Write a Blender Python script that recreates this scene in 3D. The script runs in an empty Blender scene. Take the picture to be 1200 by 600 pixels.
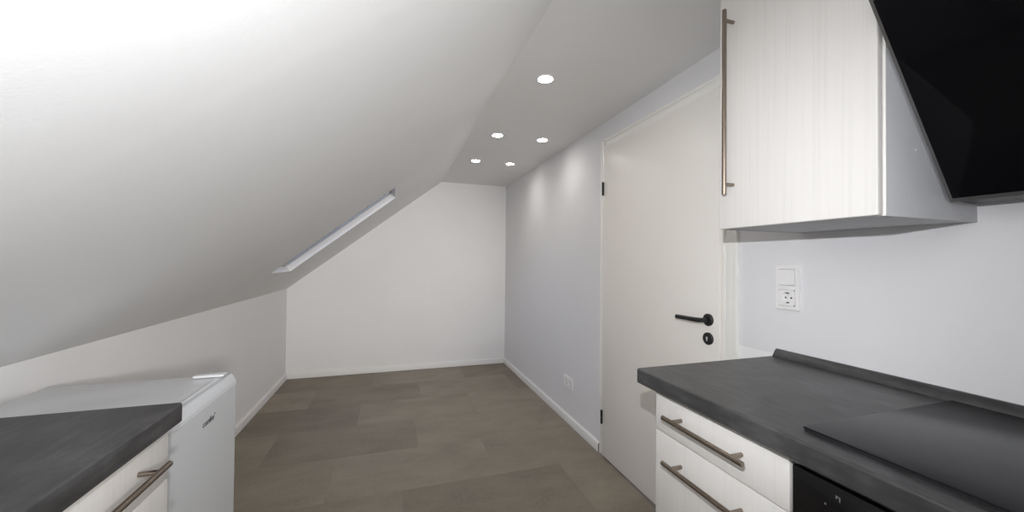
import bpy, bmesh, math, random
from mathutils import Vector, Matrix
random.seed(7)
C = bpy.context.scene.collection
PI = math.pi

# ------------------------------------------------------------------ measures (metres)
XR = 1.312      # door wall
XL = -1.054     # knee wall
YB = 4.404      # back wall
YF = -1.60      # wall behind the camera
ZC = 2.165      # flat ceiling
XS = 0.519      # where slope meets the flat ceiling
ZK = 0.935      # knee wall height
WT = 0.92       # worktop height

# ------------------------------------------------------------------ materials
def mat(name, base, rough=0.5, metal=0.0, spec=0.5, coat=0.0):
    m = bpy.data.materials.new(name); m.use_nodes = True
    b = m.node_tree.nodes['Principled BSDF']
    b.inputs['Base Color'].default_value = (*base, 1)
    b.inputs['Roughness'].default_value = rough
    b.inputs['Metallic'].default_value = metal
    b.inputs['Specular IOR Level'].default_value = spec
    b.inputs['Coat Weight'].default_value = coat
    return m
def nodes(m): return m.node_tree.nodes, m.node_tree.links, m.node_tree.nodes['Principled BSDF']
def coords(m, scale=(1,1,1), rot=(0,0,0)):
    n, l, b = nodes(m)
    tc = n.new('ShaderNodeTexCoord'); mp = n.new('ShaderNodeMapping')
    mp.inputs['Scale'].default_value = scale; mp.inputs['Rotation'].default_value = rot
    l.new(tc.outputs['Object'], mp.inputs['Vector'])
    return mp.outputs['Vector']
def noise(m, vec, scale, detail=4, rough=0.55, dist=0.0):
    n, l, b = nodes(m)
    t = n.new('ShaderNodeTexNoise'); l.new(vec, t.inputs['Vector'])
    t.inputs['Scale'].default_value = scale; t.inputs['Detail'].default_value = detail
    t.inputs['Roughness'].default_value = rough; t.inputs['Distortion'].default_value = dist
    return t.outputs['Fac']
def ramp(m, fac, stops):
    n, l, b = nodes(m)
    r = n.new('ShaderNodeValToRGB'); l.new(fac, r.inputs['Fac'])
    e = r.color_ramp.elements
    while len(e) < len(stops): e.new(0.5)
    for k, (p, c) in enumerate(stops):
        e[k].position = p; e[k].color = (*c, 1)
    return r.outputs['Color']
def bump(m, h, strength, dist):
    n, l, b = nodes(m)
    u = n.new('ShaderNodeBump'); u.inputs['Strength'].default_value = strength; u.inputs['Distance'].default_value = dist
    l.new(h, u.inputs['Height'])
    prev = b.inputs['Normal'].links
    if prev: l.new(prev[0].from_socket, u.inputs['Normal'])
    l.new(u.outputs['Normal'], b.inputs['Normal'])
def setcol(m, col): m.node_tree.links.new(col, nodes(m)[2].inputs['Base Color'])
def scl(c, k): return tuple(x*k for x in c)

def plaster(name, base, bs=0.35, big=0.004):
    m = mat(name, base, 0.75, spec=0.25)
    v = coords(m)
    setcol(m, ramp(m, noise(m, v, 2.2, 5), [(0.3, scl(base, .975)), (0.7, base)]))
    bump(m, noise(m, v, 170, 3), bs, 0.0012)
    bump(m, noise(m, v, 14, 4), bs, big)
    return m
M = {}
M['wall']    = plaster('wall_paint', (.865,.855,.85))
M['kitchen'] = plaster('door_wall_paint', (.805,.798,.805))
M['patch']   = plaster('bare_wall_paint', (.90,.90,.895))
M['ceil']    = plaster('ceiling_paint', (.86,.853,.845), .25)
M['slope']   = plaster('slope_wallpaper', (.89,.89,.89), .18, .0015)
def slope_extra(m):
    n, l, b = nodes(m)
    v = coords(m, (0.55, 3.2, 0.55))
    bump(m, noise(m, v, 1.7, 2, .4, .3), .15, .006)
    w = n.new('ShaderNodeTexWave'); w.wave_type = 'BANDS'; w.bands_direction = 'Y'; w.wave_profile = 'SIN'
    w.inputs['Scale'].default_value = 0.59; w.inputs['Distortion'].default_value = 0.25; w.inputs['Detail'].default_value = 2
    l.new(coords(m), w.inputs['Vector'])
    r = ramp(m, w.outputs['Fac'], [(0.965, (0,0,0)), (1.0, (1,1,1))])
    bump(m, r, .14, .0010)
slope_extra(M['slope'])
M['trim']    = mat('white_skirting', (.80,.785,.765), .45)
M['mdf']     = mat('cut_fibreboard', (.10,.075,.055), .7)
M['door']    = mat('cream_lacquer', (.90,.862,.80), .38)
bump(M['door'], noise(M['door'], coords(M['door'], (1,1,.1)), 60, 3), .12, .0006)
M['casing']  = mat('ivory_lacquer', (.89,.872,.822), .32)
M['black']   = mat('black_hardware', (.012,.012,.013), .45)
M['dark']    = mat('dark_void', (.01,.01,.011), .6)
M['steel']   = mat('brushed_nickel', (.30,.25,.205), .26, 1.0)
bump(M['steel'], noise(M['steel'], coords(M['steel'], (1,1,1)), 400, 2), .1, .0003)
M['plastic'] = mat('white_plastic', (.88,.865,.855), .30)
M['fridge']  = mat('white_enamel', (.65,.668,.69), .28)
M['fplastic']= mat('fridge_plastic', (.74,.75,.77), .25)
M['logo']    = mat('grey_print', (.05,.05,.055), .4)
M['carcass'] = mat('grey_melamine', (.55,.555,.57), .5)
M['edge']    = mat('edge_band', (.80,.785,.75), .4)
M['glass_black'] = mat('black_glass', (.004,.004,.005), .06, 0, .12)
M['hob']     = mat('cooktop_glass', (.014,.014,.017), .25, 0, .30)
M['ovenglass'] = mat('oven_glass', (.006,.006,.007), .15, 0, .4)
M['print']   = mat('pale_print', (.13,.13,.13), .5)
M['rim'] = mat('dark_rim', (.16,.155,.15), .4, .6)
M['hoodmetal'] = mat('dark_steel', (.05,.05,.05), .4, .6)
def woodgrain(name, base):
    m = mat(name, base, .5, spec=.3)
    f = noise(m, coords(m, (34, 34, .55)), 4.2, 6, .6, .5)
    f2 = noise(m, coords(m, (9, 9, .35)), 3.0, 4, .5, .8)
    n, l, b = nodes(m)
    mx = n.new('ShaderNodeMix'); mx.data_type = 'FLOAT'; mx.inputs[0].default_value = .4
    l.new(f, mx.inputs[2]); l.new(f2, mx.inputs[3])
    setcol(m, ramp(m, mx.outputs[0], [(.34, scl(base, .925)), (.50, scl(base, .985)), (.66, base)]))
    bump(m, f, .12, .0006)
    return m
M['wood'] = woodgrain('white_larch_decor', (.735,.712,.68))
def slate(name, base):
    m = mat(name, base, .38, spec=.75)
    v = coords(m, (1, 1, 1))
    a = noise(m, v, 9, 8, .68, .4); c = noise(m, coords(m, (14, 2.2, 14)), 6, 5, .6)
    n, l, b = nodes(m)
    mx = n.new('ShaderNodeMix'); mx.data_type = 'FLOAT'; mx.inputs[0].default_value = .45
    l.new(a, mx.inputs[2]); l.new(c, mx.inputs[3])
    setcol(m, ramp(m, mx.outputs[0], [(.36, scl(base, .5)), (.5, base), (.64, scl(base, 1.9))]))
    bump(m, noise(m, v, 260, 3), .2, .0006)
    return m
M['slate'] = slate('slate_laminate', (.037,.037,.038))
def floor_mat():
    base = (.252,.217,.170)
    m = mat('stone_vinyl', base, .48, spec=.35)
    n, l, b = nodes(m)
    at = n.new('ShaderNodeAttribute'); at.attribute_name = 'tone'
    sh = n.new('ShaderNodeAttribute'); sh.attribute_name = 'shift'
    ad = n.new('ShaderNodeVectorMath'); ad.operation = 'MULTIPLY_ADD'; ad.inputs[1].default_value = (40, 40, 40)
    l.new(sh.outputs['Vector'], ad.inputs[0]); l.new(coords(m, (1, 1.9, 1)), ad.inputs[2])
    f = noise(m, ad.outputs[0], 2.6, 10, .60, .3); g = noise(m, coords(m), 55, 5, .7)
    mx = n.new('ShaderNodeMix'); mx.data_type = 'FLOAT'; mx.inputs[0].default_value = .35
    l.new(f, mx.inputs[2]); l.new(g, mx.inputs[3])
    col = ramp(m, mx.outputs[0], [(.32, scl(base, .76)), (.5, (base[0]*1.02, base[1]*1.02, base[2]*1.0)), (.68, (base[0]*1.26, base[1]*1.25, base[2]*1.22))])
    mul = n.new('ShaderNodeMix'); mul.data_type = 'RGBA'; mul.blend_type = 'MULTIPLY'; mul.inputs[0].default_value = 1
    l.new(col, mul.inputs[6]); l.new(at.outputs['Color'], mul.inputs[7])
    setcol(m, mul.outputs[2])
    bump(m, g, .15, .0008)
    return m
M['floor'] = floor_mat()
def emit(name, col, s):
    m = bpy.data.materials.new(name); m.use_nodes = True
    b = m.node_tree.nodes['Principled BSDF']
    b.inputs['Base Color'].default_value = (.9,.9,.9,1)
    b.inputs['Emission Color'].default_value = (*col, 1); b.inputs['Emission Strength'].default_value = s
    return m
M['lamp'] = emit('lamp_lens', (1, .965, .92), 40)
def pane_mat():
    m = bpy.data.materials.new('window_glass'); m.use_nodes = True
    n, l = m.node_tree.nodes, m.node_tree.links
    n.remove(n['Principled BSDF'])
    t = n.new('ShaderNodeBsdfTransparent'); t.inputs[0].default_value = (.92,.95,.96,1)
    g = n.new('ShaderNodeBsdfGlossy'); g.inputs['Roughness'].default_value = .02
    f = n.new('ShaderNodeFresnel'); f.inputs['IOR'].default_value = 1.45
    x = n.new('ShaderNodeMixShader')
    l.new(f.outputs[0], x.inputs[0]); l.new(t.outputs[0], x.inputs[1]); l.new(g.outputs[0], x.inputs[2])
    l.new(x.outputs[0], n['Material Output'].inputs['Surface'])
    return m
M['pane'] = pane_mat()
M['seal'] = mat('window_frame_grey', (.42,.43,.45), .4)

# ------------------------------------------------------------------ mesh helpers
def box(bm, x0, x1, y0, y1, z0, z1, bev=0.0, seg=2):
    vs = [bm.verts.new((x, y, z)) for x in (x0, x1) for y in (y0, y1) for z in (z0, z1)]
    fs = [bm.faces.new([vs[i] for i in q]) for q in ((0,1,3,2),(4,6,7,5),(0,4,5,1),(2,3,7,6),(0,2,6,4),(1,5,7,3))]
    if bev > 0:
        es = list({e for f in fs for e in f.edges})
        bmesh.ops.bevel(bm, geom=es, offset=bev, segments=seg, profile=.5, affect='EDGES', clamp_overlap=True)
def tube(bm, p0, p1, r, seg=20, r1=None, cap_bevel=0.0):
    p0, p1 = Vector(p0), Vector(p1); d = p1 - p0; L = d.length
    q = d.to_track_quat('Z', 'Y').to_matrix().to_4x4(); q.translation = p0
    r1 = r if r1 is None else r1
    cb = cap_bevel
    prof = [(0, r-cb), (cb, r), (L-cb, r1), (L, r1-cb)] if cb else [(0, r), (L, r1)]
    rings = [[bm.verts.new(q @ Vector((rr*math.cos(2*PI*k/seg), rr*math.sin(2*PI*k/seg), h))) for k in range(seg)] for h, rr in prof]
    for a, b in zip(rings, rings[1:]):
        for k in range(seg): bm.faces.new((a[k], a[(k+1) % seg], b[(k+1) % seg], b[k]))
    bm.faces.new(list(reversed(rings[0]))); bm.faces.new(rings[-1])
def lathe(bm, prof, origin, axis, seg=32):
    """prof = [(height along axis, radius)]; closed with caps where radius > 0"""
    q = Vector(axis).to_track_quat('Z', 'Y').to_matrix().to_4x4(); q.translation = Vector(origin)
    rings = [[bm.verts.new(q @ Vector((r*math.cos(2*PI*k/seg), r*math.sin(2*PI*k/seg), h))) for k in range(seg)] for h, r in prof]
    for a, b in zip(rings, rings[1:]):
        for k in range(seg): bm.faces.new((a[k], a[(k+1) % seg], b[(k+1) % seg], b[k]))
    bm.faces.new(list(reversed(rings[0]))); bm.faces.new(rings[-1])
def ring(bm, prof, origin, axis, seg=32):
    """closed profile loop swept around the axis (a hollow ring)"""
    q = Vector(axis).to_track_quat('Z', 'Y').to_matrix().to_4x4(); q.translation = Vector(origin)
    rings = [[bm.verts.new(q @ Vector((r*math.cos(2*PI*k/seg), r*math.sin(2*PI*k/seg), h))) for k in range(seg)] for h, r in prof]
    n = len(rings)
    for i in range(n):
        a, b = rings[i], rings[(i+1) % n]
        for k in range(seg): bm.faces.new((a[k], a[(k+1) % seg], b[(k+1) % seg], b[k]))
def prism(bm, pts, y0, y1):
    """closed XZ outline swept along Y"""
    a = [bm.verts.new((x, y0, z)) for x, z in pts]; b = [bm.verts.new((x, y1, z)) for x, z in pts]
    n = len(pts)
    for k in range(n): bm.faces.new((a[k], a[(k+1) % n], b[(k+1) % n], b[k]))
    bm.faces.new(list(reversed(a))); bm.faces.new(b)
def link(name, bm, m, parent=None, smooth=True):
    bmesh.ops.recalc_face_normals(bm, faces=bm.faces)
    me = bpy.data.meshes.new(name); bm.to_mesh(me); bm.free()
    for k in (m if isinstance(m, (list, tuple)) else [m]): me.materials.append(M[k])
    if smooth:
        me.shade_smooth(); me.set_sharp_from_angle(angle=math.radians(38))
    o = bpy.data.objects.new(name, me); C.objects.link(o)
    if parent:
        o.parent = parent
        o.matrix_parent_inverse = Matrix.Translation(parent.location).inverted() if parent.type == 'EMPTY' and parent.parent is None else Matrix.Identity(4)
    return o
def part(name, build, m, parent=None, smooth=True):
    bm = bmesh.new(); build(bm); return link(name, bm, m, parent, smooth)
def thing(name, loc, label, cat, group=None):
    o = bpy.data.objects.new(name, None); C.objects.link(o)
    o.location = loc; o.empty_display_size = .05
    o['label'] = label; o['category'] = cat
    if group: o['group'] = group
    return o
def struct(o, label=None):
    o['kind'] = 'structure'
    if label: o['label'] = label
    return o

# ------------------------------------------------------------------ room shell
def floor_build():
    bm = bmesh.new(); lay = bm.loops.layers.color.new('tone'); shift = bm.loops.layers.color.new('shift')
    def quad(x0, x1, y0, y1, t):
        f = bm.faces.new([bm.verts.new(p) for p in ((x0,y0,0),(x1,y0,0),(x1,y1,0),(x0,y1,0))])
        sh = (random.random(), random.random(), random.random(), 1)
        for lp in f.loops: lp[lay] = (*t, 1); lp[shift] = sh
    P, W, Y0 = .925, .457, 2.115
    offs = {0:.60, 1:.17, 2:-.25, 3:.252, 4:.74, -1:.063, -2:.55, -3:.02}
    fixed = {(0,-1):1.03,(0,0):1.09,(1,-1):.93,(1,0):1.0,(1,1):1.13,(2,-1):.88,(2,0):.98,(2,1):1.08,(3,-1):.92,(3,0):.99,(3,1):.90,(-1,-1):1.08,(-1,0):.93,(-1,1):1.08,(4,-1):1.04,(4,0):.92}
    for r in range(-9, 6):
        y0, y1 = Y0 + W*r, Y0 + W*(r+1)
        y0, y1 = max(y0, YF-.12), min(y1, YB+.1)
        if y1 <= y0: continue
        o = offs.get(r, random.uniform(0, P))
        for k in range(-4, 4):
            x0, x1 = o + P*(k-0), o + P*(k+1)
            x0, x1 = max(x0, XL-.1), min(x1, XR+.35)
            if x1 <= x0: continue
            t = fixed.get((r, k), random.uniform(.90, 1.09))
            g = .0006
            quad(x0+g, x1-g, y0+g, y1-g, (t, t*.995, t*.99))
    # slab below the tiles (its top shows only as the hairline joints)
    vs0 = len(bm.faces)
    box(bm, XL-.1, XR+.35, YF-.12, YB+.1, -.10, -.0006)
    bm.faces.ensure_lookup_table()
    for f in bm.faces[vs0:]:
        for lp in f.loops: lp[lay] = (.88,.88,.88,1)
    return bm
bmf = floor_build()
me = bpy.data.meshes.new('floor'); bmf.to_mesh(me); bmf.free(); me.materials.append(M['floor'])
fl = bpy.data.objects.new('floor', me); C.objects.link(fl); struct(fl)

DY0, DY1, DZ = 1.214, 2.115, 1.985       # door leaf
def wall_door(bm):
    T = .10; oy0, oy1, oz = DY0-.005, DY1+.005, DZ+.005
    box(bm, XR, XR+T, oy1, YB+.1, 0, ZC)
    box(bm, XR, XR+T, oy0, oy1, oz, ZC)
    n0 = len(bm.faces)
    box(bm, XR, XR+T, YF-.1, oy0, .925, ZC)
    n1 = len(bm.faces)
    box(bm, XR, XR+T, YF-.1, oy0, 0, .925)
    bm.faces.ensure_lookup_table()
    for f in bm.faces[n1:]: f.material_index = 1
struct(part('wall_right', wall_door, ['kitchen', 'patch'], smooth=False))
struct(part('wall_back', lambda bm: prism(bm, [(XL-.1,0),(XR,0),(XR,ZC),(XS,ZC),(XL,ZK),(XL-.1,ZK)], YB, YB+.1), 'wall', smooth=False))
struct(part('wall_front', lambda bm: prism(bm, [(XL-.1,0),(XR,0),(XR,ZC),(XS,ZC),(XL,ZK),(XL-.1,ZK)], YF-.1, YF), 'wall', smooth=False))
struct(part('wall_left', lambda bm: box(bm, XL-.1, XL, YF, YB, 0, ZK), 'wall', smooth=False))
struct(part('ceiling', lambda bm: box(bm, XS, XR+.1, YF-.1, YB+.1, ZC, ZC+.1), 'ceil', smooth=False))

# sloped ceiling with the roof window opening
SL = Vector((XS-XL, 0, ZC-ZK)); LEN = SL.length; SU = SL.normalized(); SN = Vector((-SU.z, 0, SU.x))
def sp(s, y, d): return Vector((XL, y, ZK)) + SU*s + SN*d
HOLE = [(.347, 2.851), (.347, 3.344), (1.351, 3.246), (1.349, 2.759)]
def slope_build(bm):
    T = .16; OUT = [(0, YF-.1), (0, YB+.1), (LEN, YB+.1), (LEN, YF-.1)]
    V = {}
    for d in (0, T):
        for k in range(4):
            V['o', k, d] = bm.verts.new(sp(*OUT[k], d)); V['h', k, d] = bm.verts.new(sp(*HOLE[k], d))
    for k in range(4):
        j = (k+1) % 4
        for d in (0, T): bm.faces.new((V['o',k,d], V['o',j,d], V['h',j,d], V['h',k,d]))
        bm.faces.new((V['h',k,0], V['h',j,0], V['h',j,T], V['h',k,T]))
        bm.faces.new((V['o',k,0], V['o',j,0], V['o',j,T], V['o',k,T]))
struct(part('ceiling_slope', slope_build, 'slope', smooth=False))

# roof window: shallow lining, sash frame, pane
def inset(q, a):
    cx = sum(p[0] for p in q)/4; cy = sum(p[1] for p in q)/4
    return [(s + (a if s < cx else -a), y + (a if y < cy else -a)) for s, y in q]
def loop_frame(bm, outer, inner, d0, d1):
    A = [[bm.verts.new(sp(*p, d)) for p in q] for q in (outer, inner) for d in (d0, d1)]   # o0 o1 i0 i1
    for k in range(4):
        j = (k+1) % 4
        for a, b in ((0,1),(1,3),(3,2),(2,0)):
            bm.faces.new((A[a][k], A[a][j], A[b][j], A[b][k]))
def slab(bm, q, d0, d1):
    a = [bm.verts.new(sp(*p, d0)) for p in q]; b = [bm.verts.new(sp(*p, d1)) for p in q]
    bm.faces.new(a); bm.faces.new(list(reversed(b)))
    for k in range(4): bm.faces.new((a[k], a[(k+1)%4], b[(k+1)%4], b[k]))
win = struct(part('window_1', lambda bm: loop_frame(bm, inset(HOLE, .0005), inset(HOLE, .004), .001, .05), 'plastic', smooth=False))
part('sash', lambda bm: loop_frame(bm, inset(HOLE, .0045), inset(HOLE, .027), .048, .060), 'seal', win, smooth=False)
part('pane', lambda bm: slab(bm, inset(HOLE, .0275), .050, .054), 'pane', win, smooth=False)

# skirting boards
BH, BT = .060, .017
def skirt_profile(bm, L):   # along +Y from 0..L, face toward +X, then placed by matrix
    prism(bm, [(0,0),(BT,0),(BT,BH-.008),(BT-.003,BH-.003),(BT-.008,BH),(0,BH)], 0, L)
def skirting(name, p0, p1, side):
    bm = bmesh.new(); p0, p1 = Vector(p0), Vector(p1); d = p1-p0
    skirt_profile(bm, d.length)
    yv = d.normalized(); xv = Vector(side); zv = Vector((0,0,1))
    bm.transform(Matrix.Translation(p0) @ Matrix((xv, yv, zv)).transposed().to_4x4())
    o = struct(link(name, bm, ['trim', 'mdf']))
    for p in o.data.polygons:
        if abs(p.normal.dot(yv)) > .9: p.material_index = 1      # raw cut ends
    return o
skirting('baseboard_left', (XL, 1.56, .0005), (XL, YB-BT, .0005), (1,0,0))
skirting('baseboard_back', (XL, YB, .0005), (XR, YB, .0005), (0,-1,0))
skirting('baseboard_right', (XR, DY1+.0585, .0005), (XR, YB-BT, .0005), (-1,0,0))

# ------------------------------------------------------------------ the door
door = struct(part('door_1', lambda bm: box(bm, XR-.024, XR+.016, DY0, DY1, .012, DZ, .003), 'door'))
CW = .072
def casing(bm):
    # profiled architrave: outer bead, flat, inner step against the leaf
    def leg(y_in, y_out):
        s = 1 if y_out > y_in else -1
        y = lambda a: y_in + s*a
        w = abs(y_out - y_in)
        for a, b, t in ((.002, w*.24, .015), (w*.24, w*.76, .011), (w*.76, w, .014)):
            ya, yb = sorted((y(a), y(b)))
            box(bm, XR-t, XR+.001, ya, yb, .001, DZ + w, .0025)
    leg(DY0, DY0-CW); leg(DY1, DY1+.055)
    w = .060
    for a, b, t in ((.002, w*.24, .015), (w*.24, w*.76, .011), (w*.76, w, .014)):
        box(bm, XR-t, XR+.001, DY0, DY1, DZ+a, DZ+b, .0025)
part('casing', casing, 'casing', door)
part('jamb', lambda bm: (box(bm, XR+.017, XR+.10, DY0-.004, DY0+.022, .001, DZ+.003), box(bm, XR+.017, XR+.10, DY1-.022, DY1+.004, .001, DZ+.003), box(bm, XR+.017, XR+.10, DY0+.022, DY1-.022, DZ-.022, DZ+.003)), 'casing', door)
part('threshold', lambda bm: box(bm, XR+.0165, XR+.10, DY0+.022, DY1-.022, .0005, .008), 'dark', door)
for z in (1.678, .212):
    def hinge(bm, z=z):
        tube(bm, (XR-.028, DY1+.001, z), (XR-.028, DY1+.001, z+.0425), .0075, 16, cap_bevel=.0015)
        tube(bm, (XR-.028, DY1+.001, z+.0435), (XR-.028, DY1+.001, z+.086), .0075, 16, cap_bevel=.0015)
    part('hinge', hinge, 'black', door)
HY, HX = 1.268, XR-.024
def rose(bm, z): lathe(bm, [(0, .026), (.006, .026), (.009, .0235), (.010, .020)], (HX-.0002, HY, z), (-1,0,0), 36)
hd = part('handle', lambda bm: rose(bm, 1.006), 'black', door)
def lever(bm):
    pts = [Vector((HX-.008, HY, 1.006)), Vector((HX-.034, HY, 1.006)), Vector((HX-.047, HY+.005, 1.006)), Vector((HX-.052, HY+.018, 1.006)), Vector((HX-.052, HY+.132, 1.004))]
    rad = [.0095, .0095, .0098, .0098, .0092]
    seg = 20; rings = []
    for i, p in enumerate(pts):
        a = pts[max(i-1, 0)]; b = pts[min(i+1, len(pts)-1)]
        q = (b-a).to_track_quat('Z', 'Y')
        rings.append([bm.verts.new(p + q @ Vector((rad[i]*math.cos(2*PI*k/seg), rad[i]*math.sin(2*PI*k/seg), 0))) for k in range(seg)])
    for a, b in zip(rings, rings[1:]):
        for k in range(seg): bm.faces.new((a[k], a[(k+1)%seg], b[(k+1)%seg], b[k]))
    bm.faces.new(rings[0]); bm.faces.new(rings[-1])
part('lever', lever, 'black', hd)
es = part('keyhole_plate', lambda bm: rose(bm, .926), 'black', door)
def keyhole(bm):
    x = HX-.0102
    lathe(bm, [(0, .0042), (.0006, .0042)], (x, HY, .930), (-1,0,0), 16)
    box(bm, x-.0006, x, HY-.002, HY+.002, .916, .929)
part('keyhole', keyhole, 'plastic', es)

# ------------------------------------------------------------------ kitchen fronts
def bar_handle(parent, bar_x, face_x, axis, c, L, posts, parent_name='handle'):
    """bar with two posts; axis 'y' or 'z'; c = (y, z) centre"""
    bm = bmesh.new(); h = L/2
    if axis == 'y':
        tube(bm, (bar_x, c[0]-h, c[1]), (bar_x, c[0]+h, c[1]), .0062, 20, cap_bevel=.001)
        for s in (-1, 1): tube(bm, (face_x, c[0]+s*posts/2, c[1]), (bar_x, c[0]+s*posts/2, c[1]), .005, 16)
    else:
        tube(bm, (bar_x, c[0], c[1]-h), (bar_x, c[0], c[1]+h), .0062, 20, cap_bevel=.001)
        for s in (-1, 1): tube(bm, (face_x, c[0], c[1]+s*posts/2), (bar_x, c[0], c[1]+s*posts/2), .005, 16)
    return link(parent_name, bm, 'steel', parent)

def drawer_unit(side, y0, y1, label, bar=True):
    """side +1: against the door wall, -1: against the knee wall; fronts face the aisle"""
    face = .750 if side > 0 else -.475
    back = XR-.004 if side > 0 else XL+.004
    s = side
    root = thing('drawer_cabinet', ((face+back)/2, (y0+y1)/2, 0), label, 'kitchen cabinet', 'kitchen drawer cabinets')
    X = lambda d: face + s*d             # depth into the unit
    def bx(bm, d0, d1, ya, yb, z0, z1, bev=0):
        a, b = sorted((X(d0), X(d1))); box(bm, a, b, ya, yb, z0, z1, bev)
    D = abs(back-face)
    part('body', lambda bm: (bx(bm, .020, D, y0, y0+.016, .10, .874), bx(bm, .020, D, y1-.016, y1, .10, .874),
                             bx(bm, .020, D, y0+.016, y1-.016, .10, .116), bx(bm, D-.008, D, y0+.016, y1-.016, .116, .874),
                             bx(bm, .020, D-.008, y0+.016, y1-.016, .858, .874)), 'carcass', root, smooth=False)
    part('plinth', lambda bm: bx(bm, .06, .076, y0+.001, y1-.001, .0008, .0995), 'wood', root, smooth=False)
    zs = [(.7585, .867), (.4335, .7555), (.104, .4305)]
    for z0, z1 in zs:
        f = part('drawer', lambda bm: bx(bm, 0, .0185, y0+.0015, y1-.0015, z0, z1, .0022), 'wood', root)
        hz = z1-.047 if z1-z0 < .2 else z1-.060
        bar_handle(f, X(-.035), X(.001), 'y', ((y0+y1)/2 + .002, hz), .250, .184)
    return root
drawer_unit(1, .538, .934, 'white wood-grain drawer cabinet between the door and the black oven')
drawer_unit(-1, .636, 1.034, 'white wood-grain drawer cabinet beside the small white fridge')

def worktop(side, y0, y1, label, upstand):
    f = .726 if side > 0 else -.455
    b = XR-.001 if side > 0 else XL+.001
    s = side
    o = thing('worktop', ((f+b)/2, (y0+y1)/2, .8745), label, 'worktop')
    z0, z1 = .8745, WT
    R = .006
    def build(bm):
        pts = [(f+s*.004, z0), (b, z0), (b, z1), (f+s*R, z1)]
        for k in range(1, 5):
            a = PI/2 * k/5
            pts.append((f+s*(R-R*math.sin(a)), z1-R+R*math.cos(a)))
        pts += [(f, z1-R), (f, z0+.004)]
        prism(bm, pts, y0, y1)
    part('slab', build, 'slate', o)
    if upstand:
        def up(bm):
            w, h = .024, .026
            prism(bm, [(b-w, z1+.0003), (b, z1+.0003), (b, z1+h), (b-.006, z1+h), (b-.010, z1+h-.002), (b-w+.002, z1+.006)], y0, y1-.004)
        part('upstand', up, 'slate', o)
    return o
worktop(1, -.10, .990, 'dark grey slate-look worktop carrying the black cooktop', True)
worktop(-1, .10, 1.040, 'dark grey slate-look worktop beside the small white fridge', False)
# the next base unit along each run (it stands in the strip beyond the photo's own edge)
def door_unit():
    y0, y1 = .10, .633
    face, back = -.475, XL+.004
    r = thing('base_cabinet', ((face+back)/2, (y0+y1)/2, 0), 'white wood-grain base cabinet with one door, under the worktop opposite the oven', 'kitchen cabinet')
    part('body', lambda bm: box(bm, back, face-.020, y0, y1, .10, .874), 'carcass', r, smooth=False)
    part('plinth', lambda bm: box(bm, face-.076, face-.06, y0+.001, y1-.001, .0008, .0995), 'wood', r, smooth=False)
    d = part('door', lambda bm: box(bm, face-.0185, face, y0+.0015, y1-.0015, .104, .867, .0022), 'wood', r)
    bar_handle(d, face+.035, face-.001, 'z', (y1-.045, .68), .25, .184)
door_unit()

# wall cabinet
UX, UY0, UY1, UZ0, UZ1 = .958, .505, .905, 1.352, 2.070
u = thing('wall_cabinet', ((UX+XR)/2, (UY0+UY1)/2, UZ0), 'white wood-grain wall cabinet with one long bar handle, beside the black extractor hood', 'kitchen cabinet')
def ubody(bm):
    x0, x1 = UX+.0215, XR-.001
    box(bm, x0, x1, UY0, UY0+.016, UZ0, UZ1, .0008)
    box(bm, x0, x1, UY1-.016, UY1, UZ0, UZ1, .0008)
    box(bm, x0, x1, UY0+.016, UY1-.016, UZ0+.002, UZ0+.018)
    box(bm, x0, x1, UY0+.016, UY1-.016, UZ1-.016, UZ1)
    box(bm, x1-.008, x1, UY0+.016, UY1-.016, UZ0+.018, UZ1-.016)
part('body', ubody, 'carcass', u)
part('edge_strip', lambda bm: box(bm, UX+.0195, UX+.0225, UY0-.0006, UY0+.0155, UZ0, UZ1, .0006), 'edge', u)
ud = part('door', lambda bm: box(bm, UX, UX+.0185, UY0+.003, UY1-.001, UZ0+.001, UZ1, .003, 3), 'wood', u)
bar_handle(ud, UX-.035, UX+.001, 'z', (.855, 1.725), .548, .486)
for hx, hz in ((UX+.12, 1.50), (UX+.07, 1.69)):
    part('hole_cap', lambda bm: lathe(bm, [(0, .003), (.0006, .0028)], (hx, UY0-.0001, hz), (0,-1,0), 12), 'plastic', u)

# extractor hood: slanted black glass on a dark steel body
HY0, HY1 = -.098, .4995
A, B = Vector((.912, 1.792)), Vector((1.190, 1.391))      # x,z of the slanted face
nrm = Vector((-(A-B).y, (A-B).x)).normalized()
if nrm.x > 0: nrm = -nrm
h = thing('extractor_hood', ((A.x+XR)/2, (HY0+HY1)/2, B.y), 'slanted black glass extractor hood above the cooktop', 'extractor hood')
def hbody(bm):
    a = A - nrm*.010; b = B - nrm*.010
    prism(bm, [(a.x, a.y), (b.x, b.y), (XR-.03, b.y-.004), (XR-.002, b.y+.02), (XR-.002, a.y+.004), (a.x+.02, a.y+.006)], HY0, HY1)
part('body', hbody, 'hoodmetal', h)
def hframe(bm):
    # narrow bright rim around the pane
    t = .0095
    d = (B-A).normalized()
    def quadbar(p, q, y0, y1):
        pts = [(p.x, p.y), (q.x, q.y), ((q-nrm*t).x, (q-nrm*t).y), ((p-nrm*t).x, (p-nrm*t).y)]
        prism(bm, pts, y0, y1)
    quadbar(A, B, HY1-.0065, HY1-.0002)
    quadbar(A, B, HY0+.0002, HY0+.010)
    quadbar(A, A+d*.010, HY0+.0101, HY1-.0067)
    quadbar(B-d*.010, B, HY0+.0101, HY1-.0067)
part('rim', hframe, 'rim', h, smooth=False)
def hglass(bm):
    d = (B-A).normalized(); p = A+d*.0103+nrm*.002; q = B-d*.0103+nrm*.002
    pts = [(p.x, p.y), (q.x, q.y), ((q-nrm*.0115).x, (q-nrm*.0115).y), ((p-nrm*.0115).x, (p-nrm*.0115).y)]
    prism(bm, pts, HY0+.0103, HY1-.0068)
part('glass_panel', hglass, 'glass_black', h, smooth=False)
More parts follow.
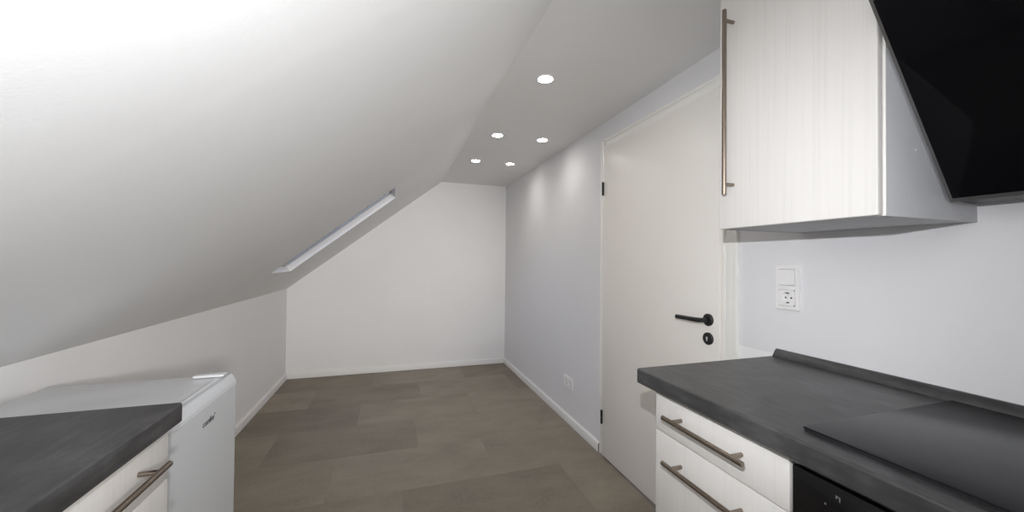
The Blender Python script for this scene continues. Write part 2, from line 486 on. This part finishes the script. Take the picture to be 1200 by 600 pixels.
part('chimney', lambda bm: box(bm, XR-.25, XR-.002, .07, .33, A.y+.0065, ZC-.001, .002), 'hoodmetal', h)

# cooktop
hobt = thing('cooktop', (1.02, .245, WT), 'flat black glass cooktop set on the dark worktop', 'cooktop')
part('glass', lambda bm: box(bm, .778, 1.272, -.045, .5325, WT+.0045, WT+.0085, .0005), 'hob', hobt)
part('seal', lambda bm: box(bm, .779, 1.271, -.044, .5315, WT+.0004, WT+.0044), 'dark', hobt, smooth=False)

# built-in oven
ov = thing('oven', (1.03, .24, 0), 'black built-in oven under the cooktop', 'oven')
part('body', lambda bm: box(bm, .772, XR-.06, -.064, .536, .10, .8735), 'dark', ov, smooth=False)
part('plinth', lambda bm: box(bm, .812, .828, -.063, .535, .0008, .0995), 'wood', ov, smooth=False)
cp = part('control_panel', lambda bm: box(bm, .752, .7715, -.062, .5355, .757, .856, .002), 'ovenglass', ov)
def marks(bm):
    x0, x1 = .7514, .7519
    # oven-function symbols: framed bar icons and a dot
    for y, z in ((.4560, .8355),):
        box(bm, x0, x1, y-.0035, y-.0015, z-.0045, z+.0045)
        box(bm, x0, x1, y+.0012, y+.0040, z-.0005, z+.0050)
        box(bm, x0, x1, y-.0015, y+.0012, z+.0030, z+.0045)
part('dial_marking', marks, 'print', cp, smooth=False)
part('dial_marking', lambda bm: lathe(bm, [(0, .0018), (.0005, .0018)], (.7519, .4765, .8155), (-1,0,0), 14), 'print', cp, smooth=False)
for y in (.445, .03):
    part('knob', lambda bm: lathe(bm, [(0, .021), (.004, .021), (.018, .018), (.020, .0165)], (.7518, y, .795), (-1,0,0), 28), 'black', cp)
od = part('door', lambda bm: box(bm, .752, .7715, -.062, .5355, .16, .754, .002), 'ovenglass', ov)
bar_handle(od, .712, .753, 'y', (.237, .705), .50, .44)

# ------------------------------------------------------------------ small fridge
FX, FY0, FY1 = -.515, 1.052, 1.522
fr = thing('fridge', (-.78, (FY0+FY1)/2, 0), 'small white under-counter fridge beside the dark worktop', 'fridge')
part('body', lambda bm: box(bm, -1.000, FX-.052, FY0+.002, FY1-.002, .018, .826, .004), 'fridge', fr)
part('top_plate', lambda bm: box(bm, -1.005, FX-.043, FY0, FY1, .8265, .850, .005, 3), 'fplastic', fr)
def fdoor(bm):
    b = FX-.048
    prism(bm, [(b,.045), (FX-.004,.045), (FX,.049), (FX,.817), (FX-.003,.8195), (FX-.003,.8225), (FX+.001,.825), (FX-.002,.832),
               (FX-.011,.8500), (FX-.0135,.8515), (FX-.017,.8515), (FX-.020,.8475), (FX-.034,.8475), (FX-.037,.8500), (b,.8500)], FY0, FY1)
fd = part('door', fdoor, 'fridge', fr)
def hcov(bm):
    box(bm, -.625, FX-.024, FY1-.036, FY1-.003, .8512, .8600, .003, 3)
part('hinge_cover', hcov, 'fplastic', fr)
for y in (FY0+.05, FY1-.05):
    for x in (-.95, -.62):
        part('foot', lambda bm: lathe(bm, [(0, .016), (.017, .014)], (x, y, .0008), (0,0,1), 16), 'black', fr)
# printed lettering on the fridge door
tc = bpy.data.curves.new('lettering', 'FONT'); tc.body = "comfee\u2019"; tc.size = .0255; tc.extrude = .0004; tc.align_x = 'CENTER'; tc.shear = .12; tc.space_character = .95
to = bpy.data.objects.new('lettering_curve', tc); C.objects.link(to)
bpy.context.view_layer.update()
tm = bpy.data.meshes.new_from_object(to.evaluated_get(bpy.context.evaluated_depsgraph_get()))
bpy.data.objects.remove(to)
tm.materials.clear(); tm.materials.append(M['logo'])
tm.transform(Matrix.Translation((FX+.0005, 1.326, .761)) @ Matrix(((0,0,1),(1,0,0),(0,1,0))).to_4x4())
lo = bpy.data.objects.new('lettering', tm); C.objects.link(lo); lo.parent = fd

# ------------------------------------------------------------------ sockets
def schuko(bm, y, z, x):
    ring(bm, [(0, .0215), (.0012, .0212), (.0012, .0188), (-.004, .0180), (-.0062, .0180), (-.0062, .0215)], (x, y, z), (-1,0,0), 32)
def schuko_face(bm, y, z, x): lathe(bm, [(0, .0182), (.0006, .0182)], (x+.0062, y, z), (-1,0,0), 28)
def holes(bm, y, z, x):
    for dy in (-.0095, .0095): lathe(bm, [(0, .0026), (.0004, .0026)], (x+.0055, y+dy, z), (-1,0,0), 12)
    for dz in (-.0172, .0172): box(bm, x+.0002, x+.0055, y-.003, y+.003, z+dz-.0015, z+dz+.0015)
def outlet(label, y0, y1, z0, z1, cells, name):
    r = thing(name, (XR, (y0+y1)/2, (z0+z1)/2), label, 'outlet')
    X0 = XR-.0006
    def fr_(bm):
        # frame with one square opening per insert
        ys = sorted({y0, y1} | {c[1]-.0278 for c in cells} | {c[1]+.0278 for c in cells})
        zs = sorted({z0, z1} | {c[2]-.0278 for c in cells} | {c[2]+.0278 for c in cells})
        for a, b in zip(ys, ys[1:]):
            for c, d in zip(zs, zs[1:]):
                my, mz = (a+b)/2, (c+d)/2
                if any(abs(my-k[1]) < .0277 and abs(mz-k[2]) < .0277 for k in cells): continue
                box(bm, X0-.0085, X0, a, b, c, d)
        bmesh.ops.remove_doubles(bm, verts=bm.verts, dist=1e-5)
    part('frame', fr_, 'plastic', r, smooth=False)
    for kind, cy, cz in cells:
        if kind == 'switch':
            part('rocker', lambda bm: prism(bm, [(X0-.004, cz-.0265), (X0-.0125, cz-.0265), (X0-.0098, cz+.0265), (X0-.004, cz+.0265)], cy-.0265, cy+.0265), 'plastic', r, smooth=False)
        else:
            def ins(bm):
                n = 32; x = X0-.0105
                # square plate with a round well
                oc = []
                for k in range(n):
                    a = 2*PI*(k+.5)/n; c_, s_ = math.cos(a), math.sin(a); q = .0268/max(abs(c_), abs(s_))
                    oc.append((q*c_, q*s_))
                o1 = [bm.verts.new((x, cy+a, cz+b)) for a, b in oc]
                o0 = [bm.verts.new((X0-.001, cy+a, cz+b)) for a, b in oc]
                i1 = [bm.verts.new((x, cy+.0195*math.cos(2*PI*(k+.5)/n), cz+.0195*math.sin(2*PI*(k+.5)/n))) for k in range(n)]
                i0 = [bm.verts.new((X0-.002, cy+.0185*math.cos(2*PI*(k+.5)/n), cz+.0185*math.sin(2*PI*(k+.5)/n))) for k in range(n)]
                for A_, B_ in ((o0, o1), (o1, i1), (i1, i0)):
                    for k in range(n): bm.faces.new((A_[k], A_[(k+1)%n], B_[(k+1)%n], B_[k]))
                bm.faces.new(i0)
            s = part('socket', ins, 'plastic', r, smooth=False)
            def con(bm):
                for dy in (-.0095, .0095): lathe(bm, [(0, .0030), (.0005, .0030)], (X0-.0021, cy+dy, cz), (-1,0,0), 12)
                for dz in (-.0165, .0165): box(bm, X0-.0105, X0-.0025, cy-.003, cy+.003, cz+dz-.0012, cz+dz+.0012)
            part('contact', con, 'black', s, smooth=False)
outlet('white light switch over a socket, on the wall above the worktop', .905, .986, 1.0905, 1.2425, [('switch', .9455, 1.202), ('socket', .9455, 1.131)], 'switch_socket_plate')
outlet('white double socket low on the wall above the skirting', 2.562, 2.716, .268, .350, [('socket', 2.674, .309), ('socket', 2.603, .309)], 'wall_socket')

# ------------------------------------------------------------------ downlights
DL = [(.713, 1.724, 'single recessed ceiling downlight in front of the two pairs, above the door end'),
      (.709, 2.615, 'recessed ceiling downlight of the middle pair, on the slope side'),
      (1.057, 2.605, 'recessed ceiling downlight of the middle pair, on the door wall side'),
      (.704, 3.350, 'recessed ceiling downlight of the pair by the end wall, on the slope side'),
      (1.036, 3.350, 'recessed ceiling downlight of the pair by the end wall, on the door wall side')]
def spot(name, loc, target, W, deg, blend, col, rad):
    l = bpy.data.lights.new(name, 'SPOT'); l.energy = W; l.spot_size = math.radians(deg); l.spot_blend = blend; l.color = col; l.shadow_soft_size = rad
    o = bpy.data.objects.new(name, l); C.objects.link(o); o.location = loc
    o.rotation_euler = (Vector(target)-Vector(loc)).to_track_quat('-Z', 'Y').to_euler()
    return o
first = None
for x, y, lab in DL:
    if first is None:
        t = thing('recessed_downlight', (0, 0, 0), lab, 'ceiling light', 'recessed ceiling downlights')
        part('ring', lambda bm: ring(bm, [(0, .044), (-.0025, .0435), (-.004, .0405), (-.0035, .0375), (-.0012, .0365), (0, .0365)], (0,0,-.0003), (0,0,1), 40), 'plastic', t)
        part('lens', lambda bm: lathe(bm, [(-.0022, .0355), (-.0006, .0362)], (0,0,-.0003), (0,0,1), 40), 'lamp', t)
        first = t
    else:
        t = first.copy(); C.objects.link(t); t['label'] = lab
        for ch in first.children:
            c = ch.copy(); C.objects.link(c); c.parent = t
    t.location = (x, y, ZC)
    spot('lamp_beam', (x, y, ZC-.012), (x, y, 0), 3.3, 150, 1.0, (1, .965, .92), .03)

# photographer's light beside the camera; added fill lamps follow
def point(loc, W, col, rad):
    l = bpy.data.lights.new('flash', 'POINT'); l.energy = W; l.color = col; l.shadow_soft_size = rad
    o = bpy.data.objects.new('flash', l); C.objects.link(o); o.location = loc
    return o
FLASH = (0, .04, 1.413)
point(FLASH, 11, (.94, .96, 1.0), .007)
spot('near_slope_fill', FLASH, (-.55, .95, 1.36), 9, 130, 1.0, (.95, .97, 1.0), .03)  # added spot at the flash position, brightens the near slope

def area(loc, target, W, col, sx, sy, name):
    l = bpy.data.lights.new(name, 'AREA'); l.shape = 'RECTANGLE'; l.size = sx; l.size_y = sy; l.energy = W; l.color = col
    o = bpy.data.objects.new(name, l); C.objects.link(o); o.location = loc
    o.rotation_euler = (Vector(target)-Vector(loc)).to_track_quat('-Z', 'Y').to_euler()
    return o
area((.2, -1.5, 1.2), (.2, 4, 1.2), 2, (1, 1, 1), 1.2, 1.4, 'front_fill')  # added soft fill panel, unseen behind the camera; not a window

spot('far_fill', (.35, -1.40, 1.88), (.12, 4.4, 1.05), 150, 38, 1.0, (1, .985, .96), .10)  # added fill spot behind the camera, lifts the far end
spot('door_fill', FLASH, (1.30, 1.75, 1.15), 44, 85, 1.0, (.935, .955, 1.0), .008)  # added spot at the flash position, brightens door and kitchen side
spot('slope_fill', (.50, -1.30, 1.40), (-.30, 1.60, 1.50), 215, 60, 1.0, (1, .985, .97), .10)  # added unseen fill spot, lights the slope so it bounces to the door wall

# dusk outside the roof window
w = bpy.data.worlds.new('dusk'); bpy.context.scene.world = w; w.use_nodes = True
bg = w.node_tree.nodes['Background']; bg.inputs[0].default_value = (.46, .54, .80, 1); bg.inputs[1].default_value = 3.6

# ------------------------------------------------------------------ camera
yaw, pitch, roll = math.radians(17.592), math.radians(.7346), math.radians(.5727)
d = Vector((math.sin(yaw)*math.cos(pitch), math.cos(yaw)*math.cos(pitch), math.sin(pitch)))
r = Vector((math.cos(yaw), -math.sin(yaw), 0)); up = r.cross(d)
c, s = math.cos(roll), math.sin(roll)
r2 = c*r + s*up; u2 = -s*r + c*up
cam = bpy.data.cameras.new('camera'); cam.sensor_width = 36; cam.sensor_fit = 'HORIZONTAL'
cam.lens = 436.76/1200*36; cam.clip_start = .02
co = bpy.data.objects.new('camera', cam); C.objects.link(co)
mw = Matrix((r2, u2, -d)).transposed().to_4x4(); mw.translation = (0, 0, 1.25)
co.matrix_world = mw
bpy.context.scene.camera = co

vs = bpy.context.scene.view_settings
vs.view_transform = 'Standard'; vs.look = 'None'; vs.gamma = 1; vs.use_curve_mapping = False; vs.exposure = 0.06
